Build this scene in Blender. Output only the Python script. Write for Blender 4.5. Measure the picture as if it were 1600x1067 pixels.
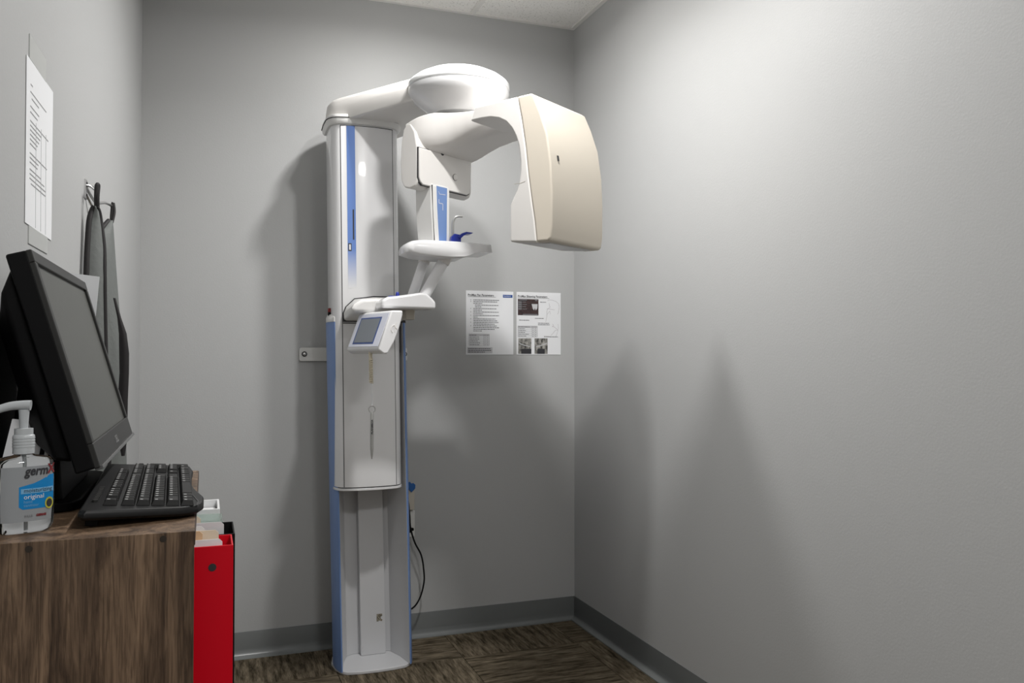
import bpy, bmesh, math, random
from mathutils import Vector, Matrix
random.seed(7)
S = bpy.context.scene
for o in list(bpy.data.objects): bpy.data.objects.remove(o)
COL = S.collection
R = math.radians

# ------------------------------------------------------------------ camera
cam_d = bpy.data.cameras.new('camera'); cam = bpy.data.objects.new('camera', cam_d); COL.objects.link(cam)
cam.location = (0, 0, 1.212)
cam.rotation_euler = (R(91.03), 0, R(-20.16))
cam_d.sensor_width = 36; cam_d.lens = 36*1302/1600
cam_d.clip_start = .02
S.camera = cam
# ------------------------------------------------------------------ world, lights, exposure
w = bpy.data.worlds.new('world'); S.world = w; w.use_nodes = True
w.node_tree.nodes['Background'].inputs[0].default_value = (.80, .85, .9, 1)
w.node_tree.nodes['Background'].inputs[1].default_value = .01
S.view_settings.view_transform = 'Standard'; S.view_settings.look = 'None'
S.view_settings.gamma = 1; S.view_settings.use_curve_mapping = False
S.view_settings.exposure = 0.0

def lamp(name, loc, power, size=.09, col=(1, .965, .91), spread=160):
    d = bpy.data.lights.new(name, 'AREA'); d.shape = 'DISK'; d.size = size; d.energy = power
    d.color = col; d.spread = R(spread)
    o = bpy.data.objects.new(name, d); COL.objects.link(o); o.location = loc
    return o
CZ = 2.745
# two downlights in neighbouring ceiling tiles, plus an added wide fill behind the camera
WHITE = (1, .985, .965)
lamp('downlight', (.805, 2.69, CZ-.012), 18.5, .1, WHITE, 168)
lamp('downlight', (.805, 2.08, CZ-.012), 18.5, .1, WHITE, 150)
lamp('downlight', (.805, -.5, CZ-.012), 37, .5, WHITE, 180)  # unseen fill lamp, added to brighten what faces the camera

# ------------------------------------------------------------------ materials
def mat(name, col, rough=.5, metal=0, bump=None, spec=.5, coat=0, **kw):
    m = bpy.data.materials.new(name); m.use_nodes = True
    nt = m.node_tree; b = nt.nodes['Principled BSDF']
    b.inputs['Base Color'].default_value = (*col, 1); b.inputs['Roughness'].default_value = rough
    b.inputs['Metallic'].default_value = metal; b.inputs['Specular IOR Level'].default_value = spec
    b.inputs['Coat Weight'].default_value = coat
    for k, v in kw.items(): b.inputs[k.replace('_', ' ')].default_value = v
    if bump:
        sc, st, dist = bump
        tc = nt.nodes.new('ShaderNodeTexCoord'); n = nt.nodes.new('ShaderNodeTexNoise'); n.inputs['Scale'].default_value = sc
        n.inputs['Detail'].default_value = 4
        bp = nt.nodes.new('ShaderNodeBump'); bp.inputs['Strength'].default_value = st; bp.inputs['Distance'].default_value = dist
        nt.links.new(tc.outputs['Object'], n.inputs['Vector']); nt.links.new(n.outputs['Fac'], bp.inputs['Height'])
        nt.links.new(bp.outputs['Normal'], b.inputs['Normal'])
    return m
def nodes(m): return m.node_tree, m.node_tree.nodes['Principled BSDF']
def mottled(m, c1, c2, scale, vec=(1, 1, 1), detail=6, lo=.35, hi=.65, coord='Object', extra_loc=False):
    nt, b = nodes(m)
    tc = nt.nodes.new('ShaderNodeTexCoord'); mp = nt.nodes.new('ShaderNodeMapping'); mp.inputs['Scale'].default_value = vec
    n = nt.nodes.new('ShaderNodeTexNoise'); n.inputs['Scale'].default_value = scale; n.inputs['Detail'].default_value = detail
    n.inputs['Roughness'].default_value = .65
    cr = nt.nodes.new('ShaderNodeValToRGB'); cr.color_ramp.elements[0].position = lo; cr.color_ramp.elements[1].position = hi
    cr.color_ramp.elements[0].color = (*c1, 1); cr.color_ramp.elements[1].color = (*c2, 1)
    nt.links.new(tc.outputs[coord], mp.inputs['Vector'])
    if extra_loc:
        oi = nt.nodes.new('ShaderNodeObjectInfo'); cm = nt.nodes.new('ShaderNodeCombineXYZ'); mu = nt.nodes.new('ShaderNodeMath')
        mu.operation = 'MULTIPLY'; mu.inputs[1].default_value = 50
        nt.links.new(oi.outputs['Random'], mu.inputs[0]); nt.links.new(mu.outputs[0], cm.inputs[2])
        nt.links.new(mu.outputs[0], cm.inputs[0]); nt.links.new(cm.outputs[0], mp.inputs['Location'])
    nt.links.new(mp.outputs['Vector'], n.inputs['Vector']); nt.links.new(n.outputs['Fac'], cr.inputs['Fac'])
    nt.links.new(cr.outputs['Color'], b.inputs['Base Color'])
    return nt, b, n, cr

M = {}
M['wall'] = mat('wall_paint', (.45, .455, .455), .48, bump=(160, .08, .004), spec=.35)
M['ceil'] = mat('ceiling_tile', (.7, .69, .66), .9)
nt, b, n, cr = mottled(M['ceil'], (.55, .54, .51), (.90, .89, .86), 130, lo=.32, hi=.42, detail=3)
bp = nt.nodes.new('ShaderNodeBump'); bp.inputs['Strength'].default_value = .5; bp.inputs['Distance'].default_value = .004
nt.links.new(n.outputs['Fac'], bp.inputs['Height']); nt.links.new(bp.outputs['Normal'], b.inputs['Normal'])
M['tee'] = mat('ceiling_grid', (.78, .77, .74), .5)
M['base'] = mat('vinyl_base', (.18, .19, .19), .28)
M['carpet'] = mat('carpet', (.1, .08, .06), .95, spec=.1)
nt, b, n, cr = mottled(M['carpet'], (.043, .034, .020), (.275, .225, .160), 8, (1, 7, 1), 9, .36, .68, extra_loc=True)
n2 = nt.nodes.new('ShaderNodeTexNoise'); n2.inputs['Scale'].default_value = 420; tc2 = nt.nodes.new('ShaderNodeTexCoord')
bp = nt.nodes.new('ShaderNodeBump'); bp.inputs['Strength'].default_value = .8; bp.inputs['Distance'].default_value = .004
nt.links.new(tc2.outputs['Object'], n2.inputs['Vector']); nt.links.new(n2.outputs['Fac'], bp.inputs['Height']); nt.links.new(bp.outputs['Normal'], b.inputs['Normal'])
mx = nt.nodes.new('ShaderNodeMix'); mx.data_type = 'RGBA'; mx.blend_type = 'MULTIPLY'; mx.inputs['Factor'].default_value = .55
cr2 = nt.nodes.new('ShaderNodeValToRGB'); cr2.color_ramp.elements[0].position = .35; cr2.color_ramp.elements[1].position = .6
cr2.color_ramp.elements[0].color = (.35, .32, .28, 1)
n3 = nt.nodes.new('ShaderNodeTexNoise'); n3.inputs['Scale'].default_value = 26; mp3 = nt.nodes.new('ShaderNodeMapping'); mp3.inputs['Scale'].default_value = (1, 12, 1)
nt.links.new(tc2.outputs['Object'], mp3.inputs['Vector']); nt.links.new(mp3.outputs['Vector'], n3.inputs['Vector'])
nt.links.new(n3.outputs['Fac'], cr2.inputs['Fac']); nt.links.new(cr.outputs['Color'], mx.inputs['A']); nt.links.new(cr2.outputs['Color'], mx.inputs['B'])
nt.links.new(mx.outputs['Result'], b.inputs['Base Color'])
M['slab'] = mat('floor_slab', (.05, .045, .04), .9)
M['white'] = mat('glossy_white_plastic', (.80, .80, .81), .22, coat=.3)
M['white2'] = mat('satin_white_plastic', (.80, .795, .78), .35)
M['carm'] = mat('c_arm_plastic', (.80, .78, .755), .38)
M['beige'] = mat('yellowed_plastic', (.70, .64, .545), .4)
M['dome'] = mat('dome_white', (.86, .865, .87), .25)
M['paintw'] = mat('painted_metal_white', (.62, .625, .64), .35)
M['blue'] = mat('blue_panel', (.17, .28, .56), .35)
M['seam'] = mat('seam_dark', (.03, .03, .032), .6)
M['black'] = mat('black_plastic', (.004, .004, .0045), .55, spec=.15)
M['key'] = mat('key_black', (.009, .009, .009), .45, spec=.25)
M['kbody'] = mat('keyboard_black', (.009, .009, .0095), .45, spec=.25)
M['legend'] = mat('key_legend', (.6, .6, .6), .6)
M['screen'] = mat('lcd_screen_off', (.075, .078, .070), .36, spec=.6)
M['bezel'] = mat('monitor_bezel', (.03, .03, .029), .4, spec=.3)
M['lip'] = mat('monitor_lip', (.10, .10, .10), .25)  # paler than the bezel: its lit lower edge is put into the colour
M['steel'] = mat('brushed_steel', (.6, .6, .6), .3, 1)
M['rod'] = mat('grey_rod', (.36, .36, .35), .35, .3)
M['dblue'] = mat('deep_blue_plastic', (.012, .03, .33), .3)
M['mblue'] = mat('mid_blue_plastic', (.015, .11, .36), .35)
M['lcd'] = mat('touch_screen_grey', (.17, .19, .215), .2)
M['lcdrim'] = mat('touch_screen_rim', (.03, .07, .24), .35)
M['lav'] = mat('panel_fascia', (.62, .64, .73), .35)
M['cream'] = mat('cream_cord', (.72, .66, .52), .5)
M['red'] = mat('red_plastic', (.66, .0, .012), .35, spec=.3)
M['dred'] = mat('dark_red_knob', (.2, .005, .005), .35)
M['paper'] = mat('paper', (.80, .81, .83), .7)
M['film'] = mat('sheet_protector', (.85, .86, .87), .2)
M['ink'] = mat('ink', (.03, .03, .035), .7)
M['ink2'] = mat('grey_ink', (.16, .16, .17), .7)
M['sketch'] = mat('sketch_line', (.42, .40, .42), .7)
M['shade'] = mat('table_shading', (.55, .55, .57), .7)
M['pblue'] = mat('print_blue', (.02, .08, .30), .6)
M['faint'] = mat('faint_ink', (.33, .33, .34), .7)
M['pdark'] = mat('print_dark', (.025, .02, .02), .6)
mottled(M['pdark'], (.012, .010, .010), (.07, .035, .035), 60, (1, 1, 2))
M['xray'] = mat('xray_print', (.1, .1, .1), .6)
mottled(M['xray'], (.008, .008, .007), (.42, .41, .38), 42, (1.5, 1, .8), 3)
M['tape'] = mat('frosted_tape', (.50, .51, .50), .35)
M['tan'] = mat('manila_folder', (.70, .45, .26), .6)
M['tan2'] = mat('manila_pale', (.74, .62, .48), .6)
M['acrylic'] = mat('clear_acrylic', (.93, .96, .96), .06, Transmission_Weight=.85, IOR=1.3)
M['green'] = mat('green_acrylic', (.80, .90, .85), .06, Transmission_Weight=.85, IOR=1.3)
M['gel'] = mat('gel_bottle', (.95, .97, .97), .03, Transmission_Weight=1.0, IOR=1.36)
M['pump'] = mat('pump_plastic', (.62, .65, .67), .3, Transmission_Weight=.25)
M['label'] = mat('label_white', (.30, .315, .33), .35)
M['lblue'] = mat('label_blue', (.0, .22, .55), .35)
M['lblue2'] = mat('label_pale_blue', (.18, .42, .66), .35)
M['lyel'] = mat('label_yellow', (.55, .52, .06), .4)
M['lred'] = mat('label_red', (.20, .015, .02), .4)
M['apron'] = mat('apron_grey', (.135, .145, .14), .7, bump=(90, .3, .004))
M['trim'] = mat('apron_trim', (.012, .010, .011), .7)
M['outlet'] = mat('outlet_white', (.72, .72, .70), .35)
M['obeige'] = mat('box_beige', (.56, .52, .45), .4)
M['glue'] = mat('sticker_residue', (.12, .10, .07), .8)
mottled(M['glue'], (.05, .04, .025), (.38, .34, .27), 260, lo=.42, hi=.58)
M['edgeband'] = mat('edge_band', (.05, .028, .017), .5)
M['hole'] = mat('screw_cover_brown', (.025, .017, .011), .5)
M['wood'] = mat('rustic_wood', (.1, .08, .06), .5)
nt, b, n, cr = mottled(M['wood'], (.062, .035, .019), (.26, .17, .105), 4, (7, 7, .9), 10, .34, .66)
n.inputs['Distortion'].default_value = 1.2
w2 = nt.nodes.new('ShaderNodeTexNoise'); w2.inputs['Scale'].default_value = 14; w2.inputs['Detail'].default_value = 7
mpw = nt.nodes.new('ShaderNodeMapping'); mpw.inputs['Scale'].default_value = (26, 26, 1.3); w2.inputs['Distortion'].default_value = .8; tcw = nt.nodes.new('ShaderNodeTexCoord')
crw = nt.nodes.new('ShaderNodeValToRGB'); crw.color_ramp.elements[0].position = .36; crw.color_ramp.elements[0].color = (.38, .34, .3, 1); crw.color_ramp.elements[1].position = .56
mxw = nt.nodes.new('ShaderNodeMix'); mxw.data_type = 'RGBA'; mxw.blend_type = 'MULTIPLY'; mxw.inputs['Factor'].default_value = .8
nt.links.new(tcw.outputs['Object'], mpw.inputs['Vector']); nt.links.new(mpw.outputs['Vector'], w2.inputs['Vector']); nt.links.new(w2.outputs['Fac'], crw.inputs['Fac'])
nt.links.new(cr.outputs['Color'], mxw.inputs['A']); nt.links.new(crw.outputs['Color'], mxw.inputs['B']); nt.links.new(mxw.outputs['Result'], b.inputs['Base Color'])

# blue stripe that fades out towards its foot (a print), on world height held in object z
M['stripe'] = mat('fading_blue_stripe', (.2, .3, .6), .25, coat=.3)
nt, b = nodes(M['stripe'])
g = nt.nodes.new('ShaderNodeTexCoord'); sx = nt.nodes.new('ShaderNodeSeparateXYZ'); mr = nt.nodes.new('ShaderNodeMapRange')
mr.inputs['From Min'].default_value = 1.47; mr.inputs['From Max'].default_value = 1.62
cr = nt.nodes.new('ShaderNodeValToRGB'); cr.color_ramp.elements[0].color = (.80, .80, .81, 1); cr.color_ramp.elements[1].color = (.15, .26, .60, 1)
nt.links.new(g.outputs['Object'], sx.inputs[0]); nt.links.new(sx.outputs['Z'], mr.inputs['Value']); nt.links.new(mr.outputs['Result'], cr.inputs['Fac']); nt.links.new(cr.outputs['Color'], b.inputs['Base Color'])

# ------------------------------------------------------------------ builders
def bm_new(): return bmesh.new()
def finish(name, bm, m, parent=None, bevel=0, seg=2, smooth=35, local=False, loc=None):
    root = parent
    off = Vector((0, 0, 0))
    if parent is not None:
        r_ = parent
        while r_.parent: r_ = r_.parent
        if not local: off = r_.location.copy()
    elif loc is not None: off = Vector(loc)
    if off.length: bmesh.ops.translate(bm, verts=bm.verts, vec=-off)
    bmesh.ops.recalc_face_normals(bm, faces=bm.faces)
    me = bpy.data.meshes.new(name); bm.to_mesh(me); bm.free()
    me.materials.append(m)
    if smooth:
        for p in me.polygons: p.use_smooth = True
        me.set_sharp_from_angle(angle=R(smooth))
    o = bpy.data.objects.new(name, me); COL.objects.link(o)
    if parent is not None: o.parent = parent
    elif loc is not None: o.location = off
    if bevel:
        bv = o.modifiers.new('bevel', 'BEVEL'); bv.width = bevel; bv.segments = seg; bv.limit_method = 'ANGLE'; bv.angle_limit = R(38)
        bv.harden_normals = True
    return o
def tag(o, label=None, cat=None, group=None, kind=None):
    if label: o['label'] = label
    if cat: o['category'] = cat
    if group: o['group'] = group
    if kind: o['kind'] = kind
    return o
def thing(name, loc, label, cat, group=None):
    o = bpy.data.objects.new(name, None); COL.objects.link(o); o.location = loc; o.empty_display_size = .05
    return tag(o, label, cat, group)
def struct(name, bm, m, **k):
    return tag(finish(name, bm, m, **k), kind='structure')
def hexa(bm, p):            # 8 points: bottom ring 0-3, top ring 4-7
    v = [bm.verts.new(q) for q in p]
    for f in ((0, 3, 2, 1), (4, 5, 6, 7), (0, 1, 5, 4), (1, 2, 6, 5), (2, 3, 7, 6), (3, 0, 4, 7)): bm.faces.new([v[i] for i in f])
def box(bm, x0, x1, y0, y1, z0, z1):
    hexa(bm, [(x0, y0, z0), (x1, y0, z0), (x1, y1, z0), (x0, y1, z0), (x0, y0, z1), (x1, y0, z1), (x1, y1, z1), (x0, y1, z1)])
def loft(bm, rings, cap=True, closed=True):
    V = [[bm.verts.new(p) for p in r] for r in rings]
    n = len(V[0])
    for a, b_ in zip(V, V[1:]):
        for i in range(n if closed else n-1):
            j = (i+1) % n
            bm.faces.new((a[i], a[j], b_[j], b_[i]))
    if cap:
        bm.faces.new(V[0][::-1]); bm.faces.new(V[-1])
def prism(bm, pts, f0, f1):   # pts 2D; f0/f1 map a 2D point to 3D at either end
    loft(bm, [[f0(*p) for p in pts], [f1(*p) for p in pts]])
def lathe(bm, prof, c, axis='Z', n=40, mtx=None):
    rings = []
    for r, h in prof:
        ring = []
        for i in range(n):
            a = 2*math.pi*i/n
            p = Vector((r*math.cos(a), r*math.sin(a), h))
            if mtx: p = mtx @ p
            ring.append(Vector(c)+p)
        rings.append(ring)
    loft(bm, rings)
def tube(bm, pts, r, n=10, r1=None):
    pts = [Vector(p) for p in pts]; rings = []
    up = Vector((0, 0, 1)); prev = None
    for i, p in enumerate(pts):
        t = (pts[min(i+1, len(pts)-1)]-pts[max(i-1, 0)]).normalized()
        if prev is None:
            a = t.orthogonal().normalized()
        else:
            a = (prev-t*prev.dot(t)).normalized()
        prev = a; b_ = t.cross(a)
        rr = r if r1 is None else r+(r1-r)*i/(len(pts)-1)
        rings.append([p+(a*math.cos(2*math.pi*k/n)+b_*math.sin(2*math.pi*k/n))*rr for k in range(n)])
    loft(bm, rings)
def smoothpath(pts, k=6):
    P = [Vector(p) for p in pts]; out = []
    for i in range(len(P)-1):
        p0, p1, p2, p3 = P[max(i-1, 0)], P[i], P[i+1], P[min(i+2, len(P)-1)]
        for j in range(k):
            t = j/k
            out.append(.5*((2*p1)+(-p0+p2)*t+(2*p0-5*p1+4*p2-p3)*t*t+(-p0+3*p1-3*p2+p3)*t**3))
    out.append(P[-1]); return out
def rotmat(xa, ya, za, o):
    m = Matrix.Identity(4)
    for i in range(3):
        m[i][0] = xa[i]; m[i][1] = ya[i]; m[i][2] = za[i]; m[i][3] = o[i]
    return m
class Fr:                    # a flat sheet's frame: a right, b up, c out
    def __init__(s, o, a, b):
        s.o = Vector(o); s.a = Vector(a).normalized(); s.b = Vector(b).normalized(); s.c = s.a.cross(s.b)
    def __call__(s, x, y, h=0): return s.o+s.a*x+s.b*y+s.c*h
    def m(s, x=0, y=0, h=0): return rotmat(s.a, s.b, s.c, s(x, y, h))
def plate(bm, fr, x0, y0, x1, y1, h0, h1):
    hexa(bm, [fr(x0, y0, h0), fr(x1, y0, h0), fr(x1, y1, h0), fr(x0, y1, h0), fr(x0, y0, h1), fr(x1, y0, h1), fr(x1, y1, h1), fr(x0, y1, h1)])
def poly_plate(bm, fr, pts, h0, h1): prism(bm, pts, lambda x, y: fr(x, y, h0), lambda x, y: fr(x, y, h1))
def line_strip(bm, fr, pts, wd, h0, h1):
    for (x0, y0), (x1, y1) in zip(pts, pts[1:]):
        d = Vector((x1-x0, y1-y0)); L = d.length
        if L < 1e-6: continue
        n_ = Vector((-d.y, d.x))/L*wd/2
        q = [(x0-n_.x, y0-n_.y), (x1-n_.x, y1-n_.y), (x1+n_.x, y1+n_.y), (x0+n_.x, y0+n_.y)]
        poly_plate(bm, fr, q, h0, h1)
def text(name, s, size, m, parent, fr, x, y, h, align='LEFT', sx=1, bold=0, shear=0, bend=None):
    cu = bpy.data.curves.new(name, 'FONT'); cu.body = s; cu.size = size; cu.align_x = align; cu.offset = bold; cu.shear = shear; cu.resolution_u = 3
    to = bpy.data.objects.new(name+'_tmp', cu); COL.objects.link(to)
    dg = bpy.context.evaluated_depsgraph_get(); me = bpy.data.meshes.new_from_object(to.evaluated_get(dg))
    bpy.data.objects.remove(to); bpy.data.curves.remove(cu)
    r_ = parent
    while r_.parent: r_ = r_.parent
    for v in me.vertices:
        p = fr(x+v.co.x*sx, y+v.co.y, h) if bend is None else bend(x+v.co.x*sx, y+v.co.y, h)
        v.co = p-r_.location
    me.materials.clear(); me.materials.append(m); me.name = name
    o = bpy.data.objects.new(name, me); COL.objects.link(o); o.parent = parent
    return o
def rrect(x0, y0, x1, y1, r, n=5):
    out = []
    for cx, cy, a0 in ((x1-r, y1-r, 0), (x0+r, y1-r, 90), (x0+r, y0+r, 180), (x1-r, y0+r, 270)):
        for i in range(n+1):
            a = R(a0+90*i/n); out.append((cx+r*math.cos(a), cy+r*math.sin(a)))
    return out

# ------------------------------------------------------------------ room
RX, BY, FY = 1.612, 3.549, -1.9
def lx(y): return -.3292+.0243*y           # left wall, a degree out of square
bm = bm_new(); box(bm, -.45, RX+.1, BY, BY+.1, -.03, CZ+.1); struct('wall_back', bm, M['wall'], smooth=0)
bm = bm_new(); box(bm, RX, RX+.1, FY-.1, BY, -.03, CZ+.1); struct('wall_right', bm, M['wall'], smooth=0)
bm = bm_new()
hexa(bm, [(lx(FY)-.1, FY-.1, -.03), (lx(FY), FY-.1, -.03), (lx(BY), BY, -.03), (lx(BY)-.1, BY, -.03), (lx(FY)-.1, FY-.1, CZ+.1), (lx(FY), FY-.1, CZ+.1), (lx(BY), BY, CZ+.1), (lx(BY)-.1, BY, CZ+.1)])
struct('wall_left', bm, M['wall'], smooth=0)
bm = bm_new(); box(bm, -.4, RX, FY-.1, FY, -.03, CZ+.1); struct('wall_front', bm, M['wall'], smooth=0)  # unseen wall, added to close the open side for ambient bounce

bm = bm_new(); box(bm, -.4, RX+.02, FY, BY+.02, -.05, -.008); floor = struct('floor', bm, M['slab'], smooth=0)
T = .5
bm = bm_new(); h = T/2-.0005
hexa(bm, [(-h, -h, -.008), (h, -h, -.008), (h, h, -.008), (-h, h, -.008), (-h+.001, -h+.001, 0), (h-.001, -h+.001, 0), (h-.001, h-.001, 0), (-h+.001, h-.001, 0)])
tile0 = None; xs = []
pat = [[0, 1, 0, 1, 0], [1, 0, 1, 0, 1]]
for i in range(5):
    for j in range(12):
        cx, cy = .98+.25-T*i+.5, 3.24+.25-T*j
        if tile0 is None:
            tile0 = finish('carpet_tile', bm, M['carpet'], floor, smooth=0, local=True); o = tile0
        else:
            o = tile0.copy(); COL.objects.link(o)
        o.location = (cx, cy, 0); o.rotation_euler = (0, 0, R(90*((i+j) % 2)+random.choice((0, 180))))

bm = bm_new(); box(bm, -.4, RX+.02, FY, BY+.02, CZ+.03, CZ+.08); ceil = struct('ceiling', bm, M['tee'], smooth=0)
G = .6096; tees_x = [1.110-G*k for k in (0, 1, 2)]; tees_y = [3.05-G*k for k in range(9)]
bm = bm_new(); t0 = None
hexa(bm, [(-G/2+.004, -G/2+.004, .006), (G/2-.004, -G/2+.004, .006), (G/2-.004, G/2-.004, .006), (-G/2+.004, G/2-.004, .006), (-G/2+.004, -G/2+.004, .022), (G/2-.004, -G/2+.004, .022), (G/2-.004, G/2-.004, .022), (-G/2+.004, G/2-.004, .022)])
for i in range(4):
    for j in range(10):
        cx, cy = 1.110+G/2-G*i, 3.05+G/2-G*j
        if t0 is None: t0 = finish('ceiling_tile', bm, M['ceil'], ceil, smooth=0, local=True); o = t0
        else: o = t0.copy(); COL.objects.link(o)
        o.location = (cx, cy, CZ)
for x in tees_x:
    bm = bm_new(); box(bm, x-.012, x+.012, FY, BY, CZ, CZ+.006); finish('ceiling_tee', bm, M['tee'], ceil, smooth=0)
for y in tees_y:
    bm = bm_new(); box(bm, -.4, RX, y-.012, y+.012, CZ+.0005, CZ+.006); finish('ceiling_tee', bm, M['tee'], ceil, smooth=0)
bm = bm_new(); box(bm, -.3, RX, BY-.02, BY, CZ-.002, CZ+.006); struct('trim_1', bm, M['tee'], smooth=0)
bm = bm_new(); box(bm, RX-.02, RX, FY, BY-.02, CZ-.002, CZ+.006); struct('trim_2', bm, M['tee'], smooth=0)

bp_ = [(0, 0), (.030, .0), (.029, .003), (.012, .0095), (.006, .018), (.004, .034), (.004, .098), (.0025, .102), (0, .102)]
bm = bm_new(); prism(bm, bp_, lambda d, z: (lx(BY)-.01, BY-d, z), lambda d, z: (RX-d, BY-d, z)); struct('baseboard_back', bm, M['base'], smooth=50)
bm = bm_new(); prism(bm, bp_, lambda d, z: (RX-d, FY, z), lambda d, z: (RX-d, BY-d, z)); struct('baseboard_right', bm, M['base'], smooth=50)
bm = bm_new(); prism(bm, bp_, lambda d, z: (lx(FY)+d, FY, z), lambda d, z: (lx(BY)+d, BY-d, z)); struct('baseboard_left', bm, M['base'], smooth=50)

# ------------------------------------------------------------------ panoramic x-ray machine
XR = thing('dental_xray_machine', (.625, 3.3, 0), 'tall white panoramic dental x-ray machine with blue striped column and rotating head', 'x-ray machine')
def fx(z): return .625-.024*z               # axis of the fixed column (it leans a little)
def mx_(z): return .593+.0147*(.711-z)      # axis of the moving column
# base plate
out = [(-.105, 3.49), (-.143, 3.40), (-.157, 3.33), (-.150, 3.27), (-.135, 3.228), (-.112, 3.208), (-.06, 3.199), (0, 3.196), (.06, 3.199), (.112, 3.208), (.135, 3.228), (.150, 3.27), (.157, 3.33), (.143, 3.40), (.105, 3.49)]
bm = bm_new(); prism(bm, out, lambda x, y: (x+fx(0), y, .0), lambda x, y: (x+fx(0), y, .012)); finish('base_plate', bm, M['paintw'], XR, .003)
# fixed column shell, a channel open to the front
o_l = [(-.095, 3.485), (-.118, 3.44), (-.137, 3.385), (-.148, 3.335), (-.151, 3.30), (-.149, 3.265), (-.142, 3.232), (-.133, 3.212)]
i_l = [(-.129, 3.213), (-.125, 3.24), (-.112, 3.31), (-.088, 3.378), (-.062, 3.395)]
prof = o_l+i_l+[(-x, y) for x, y in i_l[::-1]]+[(-x, y) for x, y in o_l[::-1]]
bm = bm_new(); loft(bm, [[(x+fx(z), y, z) for x, y in prof] for z in (.012, 1.345)]); finish('fixed_column', bm, M['paintw'], XR, .002)
for s in (-1, 1):
    po = [(-.1495, 3.338), (-.1530, 3.30), (-.1510, 3.265), (-.144, 3.231), (-.1345, 3.2085), (-.130, 3.210), (-.133, 3.2125), (-.1415, 3.233), (-.1485, 3.266), (-.1505, 3.30), (-.1470, 3.338)]
    po = [(s*-x if s > 0 else x, y) for x, y in po]
    bm = bm_new(); loft(bm, [[(x+fx(z), y, z) for x, y in po] for z in (.013, 1.344)]); finish('blue_side_panel', bm, M['blue'], XR)
    cp = [(-.117, 3.445), (-.138, 3.385), (-.149, 3.335), (-.1525, 3.30), (-.150, 3.265), (-.143, 3.23), (-.136, 3.21), (-.126, 3.215), (-.118, 3.29), (-.105, 3.40), (-.10, 3.445)]
    cp = [(s*-x if s > 0 else x, y) for x, y in cp]
    bm = bm_new()
    cxm = sum(p[0] for p in cp)/len(cp); cym = sum(p[1] for p in cp)/len(cp)
    loft(bm, [[((x-cxm)*k+cxm+fx(z), (y-cym)*k+cym, z) for x, y in cp] for k, z in ((1.02, 1.345), (1.02, 1.362), (.8, 1.374))])
    finish('column_cap', bm, M['white2'], XR)
# raised rail inside the channel
bm = bm_new(); loft(bm, [[(x+fx(z), y, z) for x, y in ((-.034, 3.362), (.066, 3.362), (.066, 3.397), (-.034, 3.397))] for z in (.0125, 1.3)]); finish('guide_rail', bm, M['paintw'], XR, .002)
f = Fr((fx(.1)+.03, 3.3618, .143), (1, 0, 0), (0, 0, 1))
bm = bm_new(); poly_plate(bm, f, [(0, 0), (.008, .001), (.010, .004), (.016, .001), (.022, .0), (.023, .007), (.017, .010), (.017, .018), (.023, .022), (.022, .03), (0, .03)], -.0003, .0006); finish('sticker_residue', bm, M['glue'], XR, smooth=0)
for dz in (.03, .045):
    bm = bm_new(); lathe(bm, [(.0018, 0), (.0018, .0015)], (fx(0)-.030, 3.362, dz), mtx=Matrix.Rotation(R(90), 3, 'X'), n=10); finish('rail_screw', bm, M['steel'], XR)
# red power switch on the left cap
bm = bm_new(); lathe(bm, [(.008, 1.370), (.008, 1.384)], (fx(1.37)-.142, 3.275, 0), n=16); sw = finish('power_switch', bm, M['black'], XR)
bm = bm_new(); lathe(bm, [(.0085, 1.384), (.0085, 1.397), (.007, 1.399)], (fx(1.37)-.142, 3.275, 0), n=16); finish('switch_cap', bm, M['dred'], sw)
# wall mounting bar with bolts
bm = bm_new(); poly_plate(bm, Fr((0, BY-.012, 0), (1, 0, 0), (0, 0, 1)), rrect(.362, 1.193, .815, 1.249, .008), -.006, .004); br = finish('mounting_bar', bm, M['outlet'], XR, .001)
for x in (.382, .803):
    bm = bm_new(); lathe(bm, [(.011, .003), (.011, .006)], (x, BY-.012, 1.222), mtx=Matrix.Rotation(R(90), 3, 'X'), n=20); finish('washer', bm, M['seam'], br)
    bm = bm_new(); lathe(bm, [(.007, .005), (.007, .011), (.005, .012)], (x, BY-.012, 1.222), mtx=Matrix.Rotation(R(90), 3, 'X'), n=6); finish('bolt', bm, M['steel'], br)
# moving column
FYc = 3.165
def msec(k=0, w=.131, back=3.37):
    left = [(-w+.004, back), (-w, 3.30), (-w+.001, 3.235), (-w+.006, 3.212), (-w+.017, 3.192), (-w+.030, 3.181)]
    front = [(-.075, 3.1735), (-.04, 3.1685), (0, 3.1665), (.04, 3.1685), (.075, 3.1735)]
    return left+front+[(-x, y) for x, y in left[::-1]]
bm = bm_new(); loft(bm, [[(x+mx_(z), y, z) for x, y in msec()] for z in (.716, 2.095)]); finish('moving_column', bm, M['white'], XR, .002)
bm = bm_new(); loft(bm, [[(x*1.015+mx_(z), 3.27+(y-3.27)*1.02, z) for x, y in msec()] for z in (.704, .713)]); finish('bottom_lip', bm, M['white'], XR, .001)
bm = bm_new(); loft(bm, [[(x*.97+mx_(z), 3.27+(y-3.27)*.97, z) for x, y in msec()] for z in (.712, .717)]); finish('lip_gap', bm, M['seam'], XR)
def facey(x):                                 # front surface of the moving column at local x
    P = [(-.101, 3.181), (-.075, 3.1735), (-.04, 3.1685), (0, 3.1665), (.04, 3.1685), (.075, 3.1735), (.101, 3.181)]
    for (x0, y0), (x1, y1) in zip(P, P[1:]):
        if x <= x1: return y0+(y1-y0)*(x-x0)/(x1-x0)
    return P[-1][1]
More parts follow.
